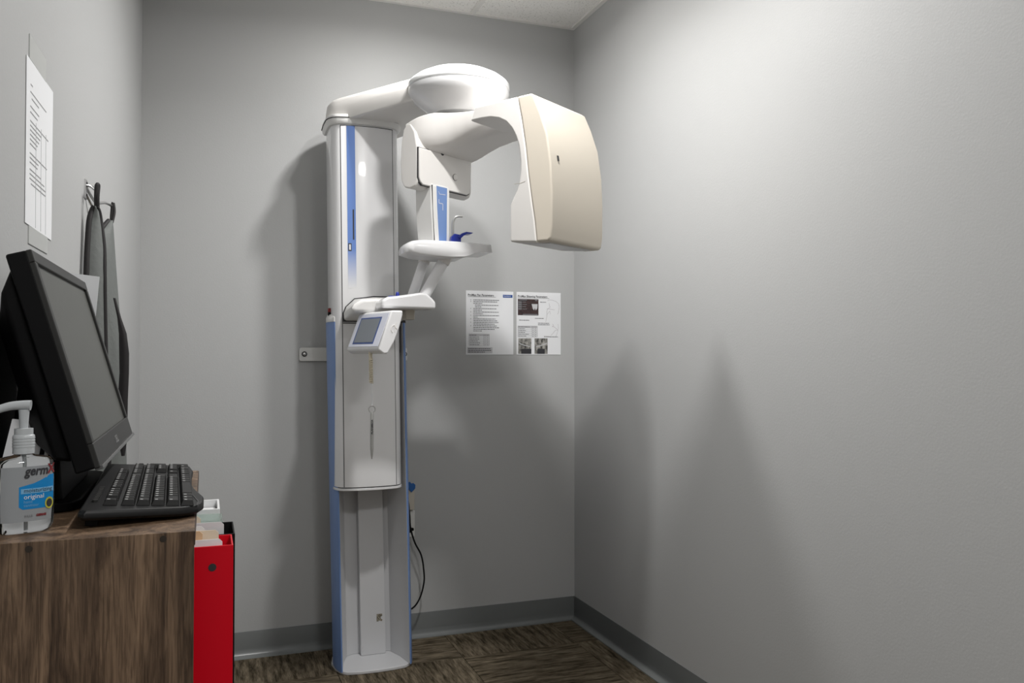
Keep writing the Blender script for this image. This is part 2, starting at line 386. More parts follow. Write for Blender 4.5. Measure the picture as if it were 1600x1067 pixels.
def front_panel(name, z0, z1, xa, xb, m, h, n=12, parent=XR, th=.003):
    xs_ = [xa+(xb-xa)*i/n for i in range(n+1)]
    ring = [(x, facey(x)-h) for x in xs_]+[(x, facey(x)-h+th) for x in xs_[::-1]]
    bm = bm_new(); loft(bm, [[(x+mx_(z), y, z) for x, y in ring] for z in (z0, z1)]); return finish(name, bm, m, parent, smooth=25)
for xa in (-.1012, .0985): front_panel('panel_seam', .718, 2.091, xa, xa+.0025, M['seam'], .0006, 1, th=.001)
front_panel('panel_seam', 1.3365, 1.3400, -.098, .098, M['seam'], .0012, th=.002)
front_panel('panel_seam', 2.0885, 2.0912, -.1012, .101, M['seam'], .0008, th=.002)
up = front_panel('upper_front_panel', 1.3402, 2.0882, -.0985, .0985, M['white'], .002)
front_panel('lower_front_panel', .718, 1.3362, -.0985, .0985, M['white'], .002)
front_panel('blue_stripe', 1.47, 2.088, -.078, -.047, M['stripe'], .0024, 3, th=.0006)
front_panel('slot', 1.655, 1.77, -.0585, -.0535, M['seam'], .003, 1, th=.001)
bt = front_panel('button', 1.612, 1.641, -.076, -.064, M['seam'], .003, 1, th=.001)
front_panel('button_face', 1.616, 1.637, -.073, -.067, M['white'], .004, 1, th=.002)
for a, b_, c, d in ((1.424, 1.4255, .0, .045), (1.409, 1.4105, .0, .045), (1.409, 1.4255, .0, .0012), (1.409, 1.4255, .0438, .045), (1.416, 1.419, .013, .034)):
    front_panel('label_mark', a, b_, c, d, M['ink2'], .0024, 2, th=.0006)
# collar below the shoulder
bm = bm_new(); loft(bm, [[(x*s+mx_(2.1), 3.27+(y-3.27)*s, z) for x, y in msec()] for s, z in ((1.05, 2.095), (1.10, 2.102), (1.12, 2.118), (1.12, 2.13))]); finish('collar', bm, M['white2'], XR, .002)
bm = bm_new(); loft(bm, [[(x*1.14+mx_(2.1), 3.27+(y-3.27)*1.14, z) for x, y in msec()] for z in (2.1165, 2.119)]); finish('collar_gap', bm, M['seam'], XR)
# shoulder arm: from the column cap to the rotating disc
DC = Vector((.8486, 2.8664)); CC = Vector((.597, 3.305)); DR = .182
def hull_ring(c0, r0, c1, r1, n=28):
    d = (c1-c0); L = d.length; a = math.atan2(d.y, d.x); al = math.acos((r0-r1)/L)
    ring = []
    for i in range(n+1):
        t = a+al+(2*math.pi-2*al)*i/n; ring.append((c0.x+r0*math.cos(t), c0.y+r0*math.sin(t), 0))
    for i in range(n+1):
        t = a-al+2*al*i/n; ring.append((c1.x+r1*math.cos(t), c1.y+r1*math.sin(t), 1))
    return ring
rings = []
for f, zc, zd in ((.93, 2.110, 2.128), (.985, 2.114, 2.132), (1.0, 2.125, 2.143), (.985, 2.162, 2.175), (.955, 2.192, 2.198), (.88, 2.207, 2.210), (.7, 2.214, 2.214)):
    ring = hull_ring(CC, .163*f, DC, .12*f)
    L = (DC-CC).length
    pts = []
    for x, y, s in ring:
        t = max(0, min(1, (Vector((x, y))-CC).dot(DC-CC)/L/L)); pts.append((x, y, zc+(zd-zc)*t))
    rings.append(pts)
bm = bm_new(); loft(bm, rings); finish('shoulder_arm', bm, M['carm'], XR, smooth=50)
# rotating disc with a dome
def disc(name, prof, m):
    bm = bm_new(); lathe(bm, prof, (DC.x, DC.y, 0), n=72); return finish(name, bm, m, XR, smooth=40)
z0 = 2.166
disc('dome', [(DR-.004, z0+.001), (DR, z0+.005), (DR, z0+.018), (DR-.006, z0+.026), (DR*.86, z0+.041), (DR*.68, z0+.057), (DR*.48, z0+.068), (DR*.25, z0+.075), (.004, z0+.077)], M['dome'])
disc('disc_gap', [(DR-.005, z0-.006), (DR-.005, z0+.004)], M['seam'])
disc('disc_bowl', [(.02, z0-.166), (.064, z0-.165), (.066, z0-.094), (.097, z0-.091), (.101, z0-.086), (.112, z0-.079), (.135, z0-.062), (.158, z0-.045), (.172, z0-.033), (DR-.003, z0-.022), (DR, z0-.015), (DR-.001, z0-.0015), (DR-.006, z0-.001)], M['white'])
# c-arm: outline in the plane of beam axis u and height, extruded across v
KC = 2.57/2.8; N0 = Vector((1.02634*KC, 2.58962*KC, 0)); UA = Vector((.53493, -.84489, 0)); VA = Vector((.84489, .53493, 0))
def uvz(u, v, z): p = N0+UA*(u*KC)+VA*(v*KC); return Vector((p.x, p.y, 1.212+(z-1.212)*KC))
def scaled(fr):
    fr.a = fr.a*KC; fr.b = fr.b*KC; fr.c = fr.c*KC; return fr
fil = [(-.098, 1.604), (-.098, 1.731), (-.083, 1.757), (-.068, 1.780), (-.058, 1.810), (-.054, 1.845), (-.0545, 1.880), (-.062, 1.930), (-.075, 1.965), (-.092, 1.994), (-.117, 2.020), (-.148, 2.037), (-.185, 2.047), (-.24, 2.050), (-.32, 2.046), (-.39, 2.036), (-.445, 2.020), (-.485, 2.006), (-.515, 1.998), (-.538, 1.994)]
seam_l = [(-.067, 2.098), (-.050, 2.02), (-.034, 1.93), (-.022, 1.83), (-.008, 1.74), (.004, 1.67), (.013, 1.594)]
bm = bm_new()
tube_side = fil[:13]+[(-.225, 2.0498), (-.277, 2.0495), (-.257, 2.098)]+seam_l                 # tube end of the arm, full width
prism(bm, tube_side, lambda u, z: uvz(u, 0, z), lambda u, z: uvz(u, .315, z))
def zf(u):
    for (u0, z0_), (u1, z1_) in zip(fil[2:], fil[3:]):
        if u1 <= u <= u0: return z0_+(z1_-z0_)*(u-u0)/(u1-u0)
    return fil[-1][1]
def v0(u):
    P = [(-.22, .125), (-.30, .125), (-.36, .118), (-.41, .105), (-.45, .085), (-.485, .058), (-.515, .030), (-.54, .012), (-.57, .003), (-.615, .002)]
    for (a_, b_), (c_, d_) in zip(P, P[1:]):
        if c_ <= u <= a_: return b_+(d_-b_)*(u-a_)/(c_-a_)
    return P[-1][1]
rg = []
for i in range(25):                                                    # bridge, set back and swept towards the sensor housing
    u = -.235-.37*i/24; v_ = v0(u); z_ = zf(u); zt = 2.096+.036*max(0, min(1, (-.235-u)/.05+.3))*max(0, min(1, (u+.60)/.10)); hh = zt-z_
    rg.append([uvz(u, v_, zt), uvz(u, v_, z_+hh*.62), uvz(u, v_+.008, z_+hh*.36), uvz(u, v_+.024, z_+hh*.14), uvz(u, v_+.048, z_+.002), uvz(u, v_+.075, z_), uvz(u, .315, z_), uvz(u, .315, zt)])
loft(bm, rg)
house = [(-.538, 1.996), (-.538, 1.87), (-.548, 1.852), (-.575, 1.846), (-.605, 1.853), (-.622, 1.88), (-.628, 1.95), (-.622, 2.03), (-.612, 2.075), (-.59, 2.093), (-.575, 2.094), (-.552, 2.06)]
prism(bm, house, lambda u, z: uvz(u, 0, z), lambda u, z: uvz(u, .315, z))
ca = finish('c_arm', bm, M['carm'], XR, .006, 3, smooth=40)
seam = [(-.067, 2.098), (-.050, 2.02), (-.034, 1.93), (-.022, 1.83), (-.008, 1.74), (.004, 1.67), (.013, 1.594)]
tubeh = [(u+.0018, z) for u, z in seam]+[(.060, 1.594), (.071, 1.600), (.0765, 1.64), (.078, 1.75), (.073, 1.85), (.058, 1.95), (.030, 2.03), (.003, 2.089), (-.01, 2.098)]
bm = bm_new(); prism(bm, tubeh, lambda u, z: uvz(u, -.002, z), lambda u, z: uvz(u, .322, z)); th = finish('tube_head_cover', bm, M['beige'], XR, .007, 3, smooth=30)
bm = bm_new(); prism(bm, [(u-.004, z) for u, z in seam]+[(u+.006, z) for u, z in seam[::-1]], lambda u, z: uvz(u, .004, z), lambda u, z: uvz(u, .31, z)); finish('cover_gap', bm, M['obeige'], XR)
# slot on the outer face, underside plate of the tube head
bm = bm_new(); hexa(bm, [uvz(.064, .041, 1.866), uvz(.064, .049, 1.866), uvz(.064, .049, 1.884), uvz(.064, .041, 1.884), uvz(.0735, .041, 1.866), uvz(.0735, .049, 1.866), uvz(.0705, .049, 1.884), uvz(.0705, .041, 1.884)]); finish('lock_slot', bm, M['seam'], th)
bm = bm_new(); prism(bm, [(-.07, 1.6045), (.045, 1.5945), (.045, 1.5905), (-.07, 1.6005)], lambda u, z: uvz(u, .035, z), lambda u, z: uvz(u, .285, z)); finish('bottom_plate', bm, M['paintw'], th, .002)
# seam line across the inner arm and small catch
bm = bm_new(); prism(bm, [(-.0985, 1.80), (-.05, 1.80), (-.022, 1.8035), (-.022, 1.8045), (-.05, 1.801), (-.0985, 1.801)], lambda u, z: uvz(u*.6-.02, -.0006, z), lambda u, z: uvz(u*.6-.02, .002, z)); finish('side_seam', bm, M['obeige'], ca)
# sensor housing front panel
fs = scaled(Fr(uvz(-.538, 0, 0), VA, (0, 0, 1)))
def fsheet(pts, h0, h1, name, m, parent, bevel=0):
    bm = bm_new(); poly_plate(bm, fs, pts, h0, h1); return finish(name, bm, m, parent, bevel)
spts = [(.004, 1.997), (.004, 1.885), (.010, 1.868), (.024, 1.858), (.28, 1.858), (.294, 1.866), (.301, 1.885), (.306, 1.9985)]
fsheet([(x*1.0+(-.0025 if x < .1 else .0025), z+(-.002 if z < 1.9 else .002)) for x, z in spts], -.004, .003, 'panel_gap', M['seam'], ca)
sp = fsheet(spts, -.002, .0085, 'sensor_panel', M['carm'], XR, .004)
bm = bm_new(); lathe(bm, [(.0135, .0), (.0135, .0095)], fs(.205, 1.917, 0), mtx=rotmat(fs.a, fs.b, fs.c, (0, 0, 0)).to_3x3(), n=28); finish('panel_button_ring', bm, M['seam'], sp)
bm = bm_new(); lathe(bm, [(.012, .0), (.012, .011), (.010, .0115)], fs(.205, 1.917, 0), mtx=rotmat(fs.a, fs.b, fs.c, (0, 0, 0)).to_3x3(), n=28); finish('panel_button', bm, M['carm'], sp)
bm = bm_new(); lathe(bm, [(.0085, .0), (.0085, .0100)], fs(.131, 1.9975, 0), mtx=rotmat(fs.a, fs.b, fs.c, (0, 0, 0)).to_3x3(), n=16); finish('notch', bm, M['seam'], sp)
# hanging sensor stem with a blue inlay
def stem(name, rows, h0, h1, m, parent, bevel=.004):
    bm = bm_new()
    loft(bm, [[fs(a, z, h0), fs(b_, z, h0), fs(b_, z, h1), fs(a, z, h1)] for z, a, b_ in rows]); return finish(name, bm, m, parent, bevel, 3)
st = stem('sensor_stem', [(1.872, .064, .168), (1.78, .067, .168), (1.70, .074, .168), (1.652, .080, .1675)], -.072, .010, M['white2'], XR)
stem('stem_gap', [(1.865, .0675, .1655), (1.6525, .0825, .1655)], .005, .0112, M['seam'], st, 0)
stem('stem_front', [(1.865, .0715, .165), (1.78, .0745, .165), (1.70, .081, .165), (1.6522, .0862, .1645)], .008, .0155, M['white2'], st)
stem('blue_inlay', [(1.864, .090, .150), (1.78, .0945, .149), (1.70, .101, .148), (1.6525, .1055, .147)], .012, .0162, M['blue'], st, 0)
f2 = scaled(Fr(fs(0, 0, .0164), fs.a, fs.b))
bm = bm_new()
line_strip(bm, f2, [(.101, 1.845), (.106, 1.835), (.14, 1.837)], .0022, 0, .0003); line_strip(bm, f2, [(.103, 1.815), (.103, 1.80), (.125, 1.80), (.125, 1.775)], .003, 0, .0003)
finish('inlay_mark', bm, M['lav'], st, smooth=0)
# support carriage and tray growing out of the column front
KP = .955
def nearer(o, off=None):
    off = off or XR.location
    for v in o.data.vertices:
        p = v.co+off; v.co = Vector((p.x*KP, p.y*KP, 1.212+(p.z-1.212)*KP))-off
    return o
bm = bm_new()
pr = [(.487, 1.345), (.487, 1.375), (.497, 1.40), (.528, 1.430), (.60, 1.440), (.70, 1.440), (.72, 1.345)]
prism(bm, pr, lambda x, z: (x, 3.185, z), lambda x, z: ((.60+(x-.60)*.86)*.958, 2.945, 1.212+(.163+(z-1.345)*.56)*.958)); finish('support_carriage', bm, M['white2'], XR, .016, 4)
bm = bm_new(); prism(bm, [(.60+(x-.60)*1.035, 1.39+(z-1.39)*1.05) for x, z in pr], lambda x, z: (x, 3.178, z), lambda x, z: (x, 3.1645, z)); finish('carriage_gap', bm, M['seam'], XR)
tr = [(.590, 1.387), (.793, 1.385), (.794, 1.412), (.778, 1.428), (.757, 1.444), (.735, 1.446), (.70, 1.440), (.65, 1.432), (.615, 1.428), (.593, 1.415)]
bm = bm_new(); prism(bm, tr, lambda x, z: (x, 2.972, z), lambda x, z: (x, 3.10, z)); nearer(finish('support_tray', bm, M['white'], XR, .010, 4))
bm = bm_new(); prism(bm, [(.70, 1.35), (.735, 1.35), (.735, 1.39), (.70, 1.39)], lambda x, z: (x, 3.06, z), lambda x, z: (x, 3.13, z)); nearer(finish('tray_bracket', bm, M['obeige'], XR, .004))
# blue buttons on the tray
bm = bm_new(); lathe(bm, [(.0075, 0), (.007, .006), (.0055, .013), (.003, .016)], (.655, 2.998, 1.432), n=16); lathe(bm, [(.019, 0), (.018, .003)], (.640, 3.002, 1.4295), n=20); nearer(finish('tray_button', bm, M['dblue'], XR))
# two clear sleeves over white posts
for a, b_, pr_ in (((.723, 2.884, 1.420), (.7975, 2.868, 1.560), .0205), ((.690, 2.932, 1.416), (.741, 2.932, 1.564), .0178)):
    a = Vector(a); b_ = Vector(b_)
    bm = bm_new(); tube(bm, [a-(b_-a)*.08, a+(b_-a)*.45, a+(b_-a)*1.05], pr_, 20); po = finish('support_post', bm, M['white'], XR)
    bm = bm_new(); tube(bm, [a+(b_-a)*.90, a+(b_-a)*1.04], pr_+.003, 20); finish('post_collar', bm, M['carm'], po)
# patient support plate
pl = [(.670, 1.588), (.667, 1.603), (.676, 1.620), (.692, 1.630), (.727, 1.635), (.86, 1.634), (.990, 1.629), (.9955, 1.598), (.945, 1.597), (.925, 1.592), (.905, 1.582), (.882, 1.575), (.83, 1.571), (.76, 1.574), (.70, 1.580)]
def plx(x, ins, sc, z): return (x+ins*(.9955-x)/.33*(1 if x < .9 else .6), z)
bm = bm_new()
loft(bm, [[(plx(x, i_, 1, z)[0], y, zc_+(z-zc_)*k) for x, z in pl for zc_ in (1.603,)] for y, i_, k in ((2.924, .030, .84), (2.928, .019, .95), (2.938, .008, .99), (2.962, .001, 1), (3.00, 0, 1), (3.06, .004, 1), (3.085, .02, .98), (3.10, .05, .9))]); ptp = finish('patient_support', bm, M['white'], XR, 0, smooth=48); nearer(ptp)
# blue chin rest, bite rod
bm = bm_new(); prism(bm, [(.848, 1.632), (.888, 1.632), (.888, 1.664), (.862, 1.668), (.851, 1.655)], lambda x, z: (x, 2.965, z), lambda x, z: (x, 2.995, z)); cr_ = nearer(finish('chin_rest', bm, M['dblue'], XR, .003))
bm = bm_new(); prism(bm, [(.874, 1.655), (.888, 1.669), (.905, 1.675), (.932, 1.673), (.926, 1.669), (.908, 1.668), (.895, 1.660), (.885, 1.650)], lambda x, z: (x, 2.955, z), lambda x, z: (x, 3.005, z)); nearer(finish('chin_lip', bm, M['dblue'], cr_, .002))
bm = bm_new(); tube(bm, smoothpath([(.860, 2.98, 1.655), (.859, 2.98, 1.69), (.861, 2.98, 1.715), (.869, 2.98, 1.730), (.880, 2.98, 1.7345), (.896, 2.98, 1.735)]), .0055, 10, .0040); nearer(finish('bite_rod', bm, M['rod'], XR))
# control panel at the tray end, facing left and up
A = Vector((.612, 2.894, 1.374)); wv = Vector((-.29, .956, 0)).normalized(); nv = Vector((.956, .29, 0)).normalized()
def cp3(n, z, s): p = A+nv*n+wv*s; return Vector((p.x, p.y, 1.374+z))
cpp = [(0, 0), (-.0515, -.134), (-.050, -.141), (-.030, -.154), (-.014, -.152), (.012, -.110), (.034, -.055), (.045, -.015), (.046, .001)]
bm = bm_new(); prism(bm, cpp, lambda n, z: cp3(n, z, 0), lambda n, z: cp3(n, z, .250)); cpn = finish('control_panel', bm, M['white'], XR, .006, 3)
fd = Vector((-.0515, 0, -.134)); fl = fd.length
dn = nv*(-.0515/fl)+Vector((0, 0, -.134/fl))
fp = Fr(A+wv*.250, -wv, -dn)                    # origin top far corner; x towards near end, y up
def screenplate(name, x0, x1, y0, y1, h0, h1, m):
    bm = bm_new(); plate(bm, fp, x0, y0, x1, y1, h0, h1); return finish(name, bm, m, cpn, .0006, 1)
screenplate('fascia', .010, .240, -.136, -.008, -.002, .0012, M['lav'])
screenplate('screen_rim', .036, .198, -.126, -.022, -.002, .0018, M['lcdrim'])
screenplate('touch_screen', .044, .190, -.120, -.0275, -.002, .0024, M['lcd'])
fe = Fr(A-wv*.0003, nv, (0, 0, 1))
bm = bm_new()
line_strip(bm, fe, [(.004, -.078), (-.002, -.070), (-.001, -.060), (.005, -.053), (.011, -.052)], .0022, -.001, .001); line_strip(bm, fe, [(.012, -.050), (.012, -.075)], .0022, -.001, .001)
line_strip(bm, fe, [(.018, -.043), (.014, -.058), (.022, -.066)], .0022, -.001, .001); finish('embossed_mark', bm, M['carm'], cpn, smooth=0)

for o in [cpn]+list(cpn.children): nearer(o)
# stylus hanging on a coiled cord
SX, SY = .557, 2.972
SP = thing('stylus_on_cord', (SX, SY, .83), 'slim grey stylus hanging on a coiled cream cord under the touch panel', 'stylus')
bm = bm_new(); tube(bm, [(SX-.006, SY, 1.236), (SX-.004, SY, 1.20)], .0075, 10, .006); finish('cord_plug', bm, M['cream'], SP)
coil = []
for i in range(16*14+1):
    t = i/(16*14); a = 2*math.pi*i/16; coil.append((SX-.004+.0022*t+.0058*math.cos(a), SY+.0058*math.sin(a), 1.205-.088*t))
bm = bm_new(); tube(bm, coil, .0024, 6); finish('coiled_cord', bm, M['cream'], SP)
bm = bm_new(); tube(bm, smoothpath([(SX-.002, SY, 1.118), (SX, SY, 1.10), (SX+.003, SY, 1.06), (SX+.001, SY, 1.035)]), .0019, 6); finish('string', bm, M['paper'], SP)
ring = [(SX+.001+.0115*math.cos(2*math.pi*i/24), SY, 1.0235+.0115*math.sin(2*math.pi*i/24)) for i in range(25)]
bm = bm_new(); tube(bm, ring, .0020, 6); finish('split_ring', bm, M['rod'], SP)
bm = bm_new(); lathe(bm, [(.002, .846), (.0042, .862), (.0058, .88), (.0062, .93), (.006, 1.008), (.004, 1.014)], (SX+.001, SY, 0), n=14); pe = finish('stylus_body', bm, M['rod'], SP)
fpn = Fr((SX+.0035, SY-.0068, .935), (0, 0, 1), (-1, 0, 0))
text('stylus_lettering', 'PLANMECA', .0085, M['ink'], pe, fpn, 0, -.0, .0, sx=1.2, bold=.0003)

for o in list(SP.children_recursive): nearer(o, SP.location)
# ------------------------------------------------------------------ back wall: papers, outlet
def back_sheet(x0, z0, x1, z1, label):
    r_ = thing('instruction_sheet', (x0, BY, z0), label, 'sheet', 'laminated sheets on the back wall')
    fr = Fr((x0, BY-.0015, z0), (1, 0, 0), (0, 0, 1))
    bm = bm_new(); plate(bm, fr, 0, 0, x1-x0, z1-z0, -.0013, 0); finish('laminated_paper', bm, M['paper'], r_, smooth=0)
    return r_, fr
def bars(bm, fr, x, y, w_, h_, words=True):
    cx = x
    while cx < x+w_-.002:
        l = min(random.uniform(.004, .013), x+w_-cx)
        plate(bm, fr, cx, y, cx+l, y+h_, -.0002, .0004); cx += l+.0016
def table(par, fr, x0, y0, x1, y1, hdr):
    bm = bm_new(); rows = 6
    for i in range(rows+1): y = y0+(y1-y0)*i/rows; plate(bm, fr, x0, y-.0004, x1, y+.0004, -.0002, .0005)
    for x in (x0, x0+(x1-x0)*.72, x0+(x1-x0)*.86, x1): plate(bm, fr, x-.0004, y0, x+.0004, y1, -.0002, .0005)
    for i in range(rows):
        y = y0+(y1-y0)*(i+.3)/rows
        bars(bm, fr, x0+.003, y, (x1-x0)*random.uniform(.3, .6), .0025); plate(bm, fr, x0+(x1-x0)*.76, y, x0+(x1-x0)*.81, y+.0025, -.0002, .0004); plate(bm, fr, x0+(x1-x0)*.90, y, x0+(x1-x0)*.95, y+.0025, -.0002, .0004)
    finish('printed_table', bm, M['ink2'], par, smooth=0)
    bm = bm_new(); plate(bm, fr, x0, y1-(y1-y0)/6, x1, y1, -.0002, .00025); finish('table_header', bm, M['shade'], par, smooth=0)
s1, f1 = back_sheet(1.0846, 1.2203, 1.309, 1.5062, 'white laminated sheet of numbered steps, left of the two on the back wall')
text('sheet_title', 'ProMax Pan Parameters', .0135, M['ink'], s1, f1, .008, .262, .0006, bold=.0002, sx=.93)
bm = bm_new(); plate(bm, f1, .008, .2585, .14, .2595, -.0002, .0005); finish('title_rule', bm, M['ink'], s1, smooth=0)
bm = bm_new(); plate(bm, f1, .174, .258, .220, .271, -.0002, .0005); lg = finish('blue_banner', bm, M['pblue'], s1, smooth=0)
text('banner_word', 'PLANMECA', .0072, M['paper'], lg, f1, .177, .262, .0008, sx=.95)
bm = bm_new(); y = .243
for i, ln in enumerate([.125, .115, .045, .11, .03, .11, .04, .12, .045, .122, .02, .105, .115, .118, .10, .11, .122, .10, .04]):
    ind = .008 if i in (3, 4) else 0
    bars(bm, f1, .034+ind, y, ln, .0032)
    if i in (0, 1, 5, 7, 9, 11, 13, 15): plate(bm, f1, .021, y, .0235, y+.0032, -.0002, .0004)
    y -= .0077
finish('printed_steps', bm, M['ink2'], s1, smooth=0)
table(s1, f1, .014, .040, .109, .092, 1)
bm = bm_new(); plate(bm, f1, .006, .006, .124, .033, -.0002, .00025); finish('note_box', bm, M['shade'], s1, smooth=0)
bm = bm_new(); bars(bm, f1, .010, .025, .105, .003); bars(bm, f1, .010, .0175, .11, .003); bars(bm, f1, .010, .010, .078, .003); finish('note_lines', bm, M['ink'], s1, smooth=0)

s2, f2 = back_sheet(1.3247, 1.2203, 1.5430, 1.5060, 'white laminated sheet with two x-ray pictures, right of the two on the back wall')
text('sheet_title', 'ProMax Bitewing Parameters', .0135, M['ink'], s2, f2, .006, .262, .0006, bold=.0002, sx=.91)
bm = bm_new(); plate(bm, f2, .006, .2585, .16, .2595, -.0002, .0005); finish('title_rule', bm, M['ink'], s2, smooth=0)
bm = bm_new(); plate(bm, f2, .006, .180, .107, .254, -.0002, .0005); sc = finish('screen_picture', bm, M['pdark'], s2, smooth=0)
bm = bm_new()
for i in range(4): plate(bm, f2, .008, .205+.010*i, .025, .213+.010*i, .0004, .0008)
for i in range(4): plate(bm, f2, .028, .207+.0105*i, .050-.004*(i % 2), .210+.0105*i, .0004, .0008)
plate(bm, f2, .012, .2475, .05, .2515, .0004, .0008); plate(bm, f2, .09, .246, .102, .252, .0004, .0008); plate(bm, f2, .030, .181, .104, .186, .0004, .0008)
tag(finish('picture_details', bm, M['ink2'], sc, smooth=0), kind='stuff')
bm = bm_new(); poly_plate(bm, f2, [(.073, .232), (.103, .232), (.101, .212), (.094, .203), (.089, .214), (.086, .203), (.079, .210)], .0004, .0008); finish('jaw_shape', bm, M['shade'], sc, smooth=0)
bm = bm_new(); bars(bm, f2, .115, .240, .03, .003); bars(bm, f2, .090, .165, .046, .003); bars(bm, f2, .012, .156, .05, .003); bars(bm, f2, .105, .143, .055, .003); bars(bm, f2, .105, .136, .058, .003); bars(bm, f2, .135, .081, .07, .003)
tag(finish('captions', bm, M['ink2'], s2, smooth=0), kind='stuff')
bm = bm_new()
line_strip(bm, f2, [(.152, .248), (.158, .252), (.175, .252), (.195, .246), (.208, .236), (.211, .22), (.207, .198), (.203, .187)], .0012, -.0002, .0004)
line_strip(bm, f2, [(.160, .238), (.162, .224), (.166, .221), (.162, .217), (.152, .210), (.148, .196), (.150, .185), (.143, .15)], .0012, -.0002, .0004)
line_strip(bm, f2, [(.149, .212), (.188, .207)], .0012, -.0002, .0004); line_strip(bm, f2, [(.148, .184), (.163, .201), (.167, .186)], .0010, -.0002, .0004)
line_strip(bm, f2, [(.178, .142), (.182, .134), (.176, .130), (.186, .128), (.205, .114), (.190, .112), (.178, .097), (.170, .090)], .0012, -.0002, .0004)
line_strip(bm, f2, [(.205, .114), (.195, .085)], .001, -.0002, .0004); line_strip(bm, f2, [(.133, .086), (.208, .081)], .0009, -.0002, .0004); line_strip(bm, f2, [(.205, .142), (.206, .118)], .001, -.0002, .0004)
tag(finish('head_sketches', bm, M['sketch'], s2, smooth=0), kind='stuff')
table(s2, f2, .006, .081, .101, .131, 1)
for x in (.008, .088):
    bm = bm_new(); plate(bm, f2, x, .004, x+.064, .075, -.0002, .0005); xr = finish('xray_picture', bm, M['xray'], s2, smooth=0)
    bm = bm_new(); s = 1 if x < .05 else -1; mxp = x+.032
    poly_plate(bm, f2, [(mxp-s*.028, .056), (mxp-s*.02, .051), (mxp, .044), (mxp+s*.026, .038), (mxp+s*.026, .035), (mxp, .0405), (mxp-s*.022, .047), (mxp-s*.029, .053)][::s], .0004, .0008); finish('bite_line', bm, M['shade'], xr, smooth=0)
    bm = bm_new(); plate(bm, f2, x+.014, .004, x+.064 if s > 0 else x+.05, .027, .0004, .0008); finish('dark_patch', bm, M['ink'], xr, smooth=0)

OU = thing('wall_outlet', (.82, BY, .49), 'white wall outlet plate beside the foot of the x-ray column', 'outlet')
bm = bm_new(); poly_plate(bm, Fr((0, BY-.006, 0), (1, 0, 0), (0, 0, 1)), rrect(.782, .432, .853, .548, .006), -.006, 0); finish('cover_plate', bm, M['outlet'], OU, .002)
for zc in (.468, .512):
    bm = bm_new(); poly_plate(bm, Fr((0, BY-.0062, 0), (1, 0, 0), (0, 0, 1)), rrect(.802, zc-.014, .834, zc+.014, .008), -.002, .001); so = finish('socket', bm, M['obeige'], OU, .0005)
JB = thing('junction_box', (.82, BY, .55), 'beige surface junction box above the wall outlet', 'junction box')
bm = bm_new(); poly_plate(bm, Fr((0, BY-.03, 0), (1, 0, 0), (0, 0, 1)), rrect(.775, .5525, .846, .648, .004), -.03, 0); finish('box_body', bm, M['obeige'], JB, .003)
bm = bm_new(); tube(bm, [(.812, BY-.029, .62), (.812, BY-.036, .618)], .006, 10); finish('cable_gland', bm, M['black'], JB)
bm = bm_new()
poly_plate(bm, Fr((.831, BY-.034, .653), (1, 0, 0), (0, 0, 1)), [(0, -.024), (.016, -.008), (.017, .008), (.008, .016), (.0, .014), (-.008, .022), (-.018, .018), (-.018, -.004)], -.003, .003)
tag(finish('plastic_tag', bm, M['mblue'], None, .0015, loc=(.831, BY-.034, .629)), 'blue plastic tag hanging on the beige box by the column foot', 'tag')
PC = thing('power_cord', (.82, BY-.02, .46), 'black power cord looping from outlet down behind the column', 'cord')
bm = bm_new(); tube(bm, smoothpath([(.808, 3.515, .618), (.815, 3.505, .59), (.820, 3.50, .53), (.823, 3.495, .48), (.840, 3.49, .42), (.866, 3.48, .365), (.876, 3.475, .30), (.8765, 3.475, .25), (.862, 3.48, .19), (.835, 3.48, .15), (.79, 3.49, .125)]), .0036, 8); finish('cord', bm, M['black'], PC)
bm = bm_new(); box(bm, .803, .829, BY-.034, BY-.008, .456, .480); box(bm, .822, .842, BY-.036, BY-.022, .464, .476); finish('plug', bm, M['black'], PC, .003)

# ------------------------------------------------------------------ left wall: notice, hook rail, aprons
wy = Vector((.0243, 1, 0)).normalized()
def onw(y, z, d=0): return Vector((lx(y)+d, y, z))
NT_ = thing('taped_notice', onw(1.60, 1.438), 'white typed notice taped up on the left wall', 'notice')
fn = Fr(onw(1.600, 1.4365, .0022), wy, (0, 0, 1))
bm = bm_new(); poly_plate(bm, fn, [(0, .002), (.22, .0), (.2235, .29), (.0, .2875)], -.0006, 0); finish('paper_sheet', bm, M['paper'], NT_, smooth=0)
bm = bm_new(); plate(bm, fn, .020, .2885, .155, .330, -.0018, .0002); finish('tape', bm, M['tape'], NT_, smooth=0)
bm = bm_new(); plate(bm, fn, .028, -.030, .185, .001, -.0018, .0002); finish('tape', bm, M['tape'], NT_, smooth=0)
bm = bm_new()
for z, a, l in ((.245, .03, .02), (.232, .03, .13), (.222, .04, .06), (.207, .03, .07), (.197, .03, .06), (.182, .03, .15), (.174, .03, .09), (.166, .03, .08), (.158, .03, .07), (.150, .03, .06), (.142, .03, .05), (.126, .03, .14), (.118, .03, .07), (.110, .03, .06), (.098, .03, .09), (.090, .03, .12), (.082, .03, .13), (.074, .04, .12)):
    bars(bm, fn, a, z, l, .0022)
finish('typed_lines', bm, M['faint'], NT_, smooth=0)
bm = bm_new()
for x in (.075, .118, .160): line_strip(bm, fn, [(x, .19), (x+.004, .004)], .0014, -.0002, .0005)
finish('fold_creases', bm, M['shade'], NT_, smooth=0)

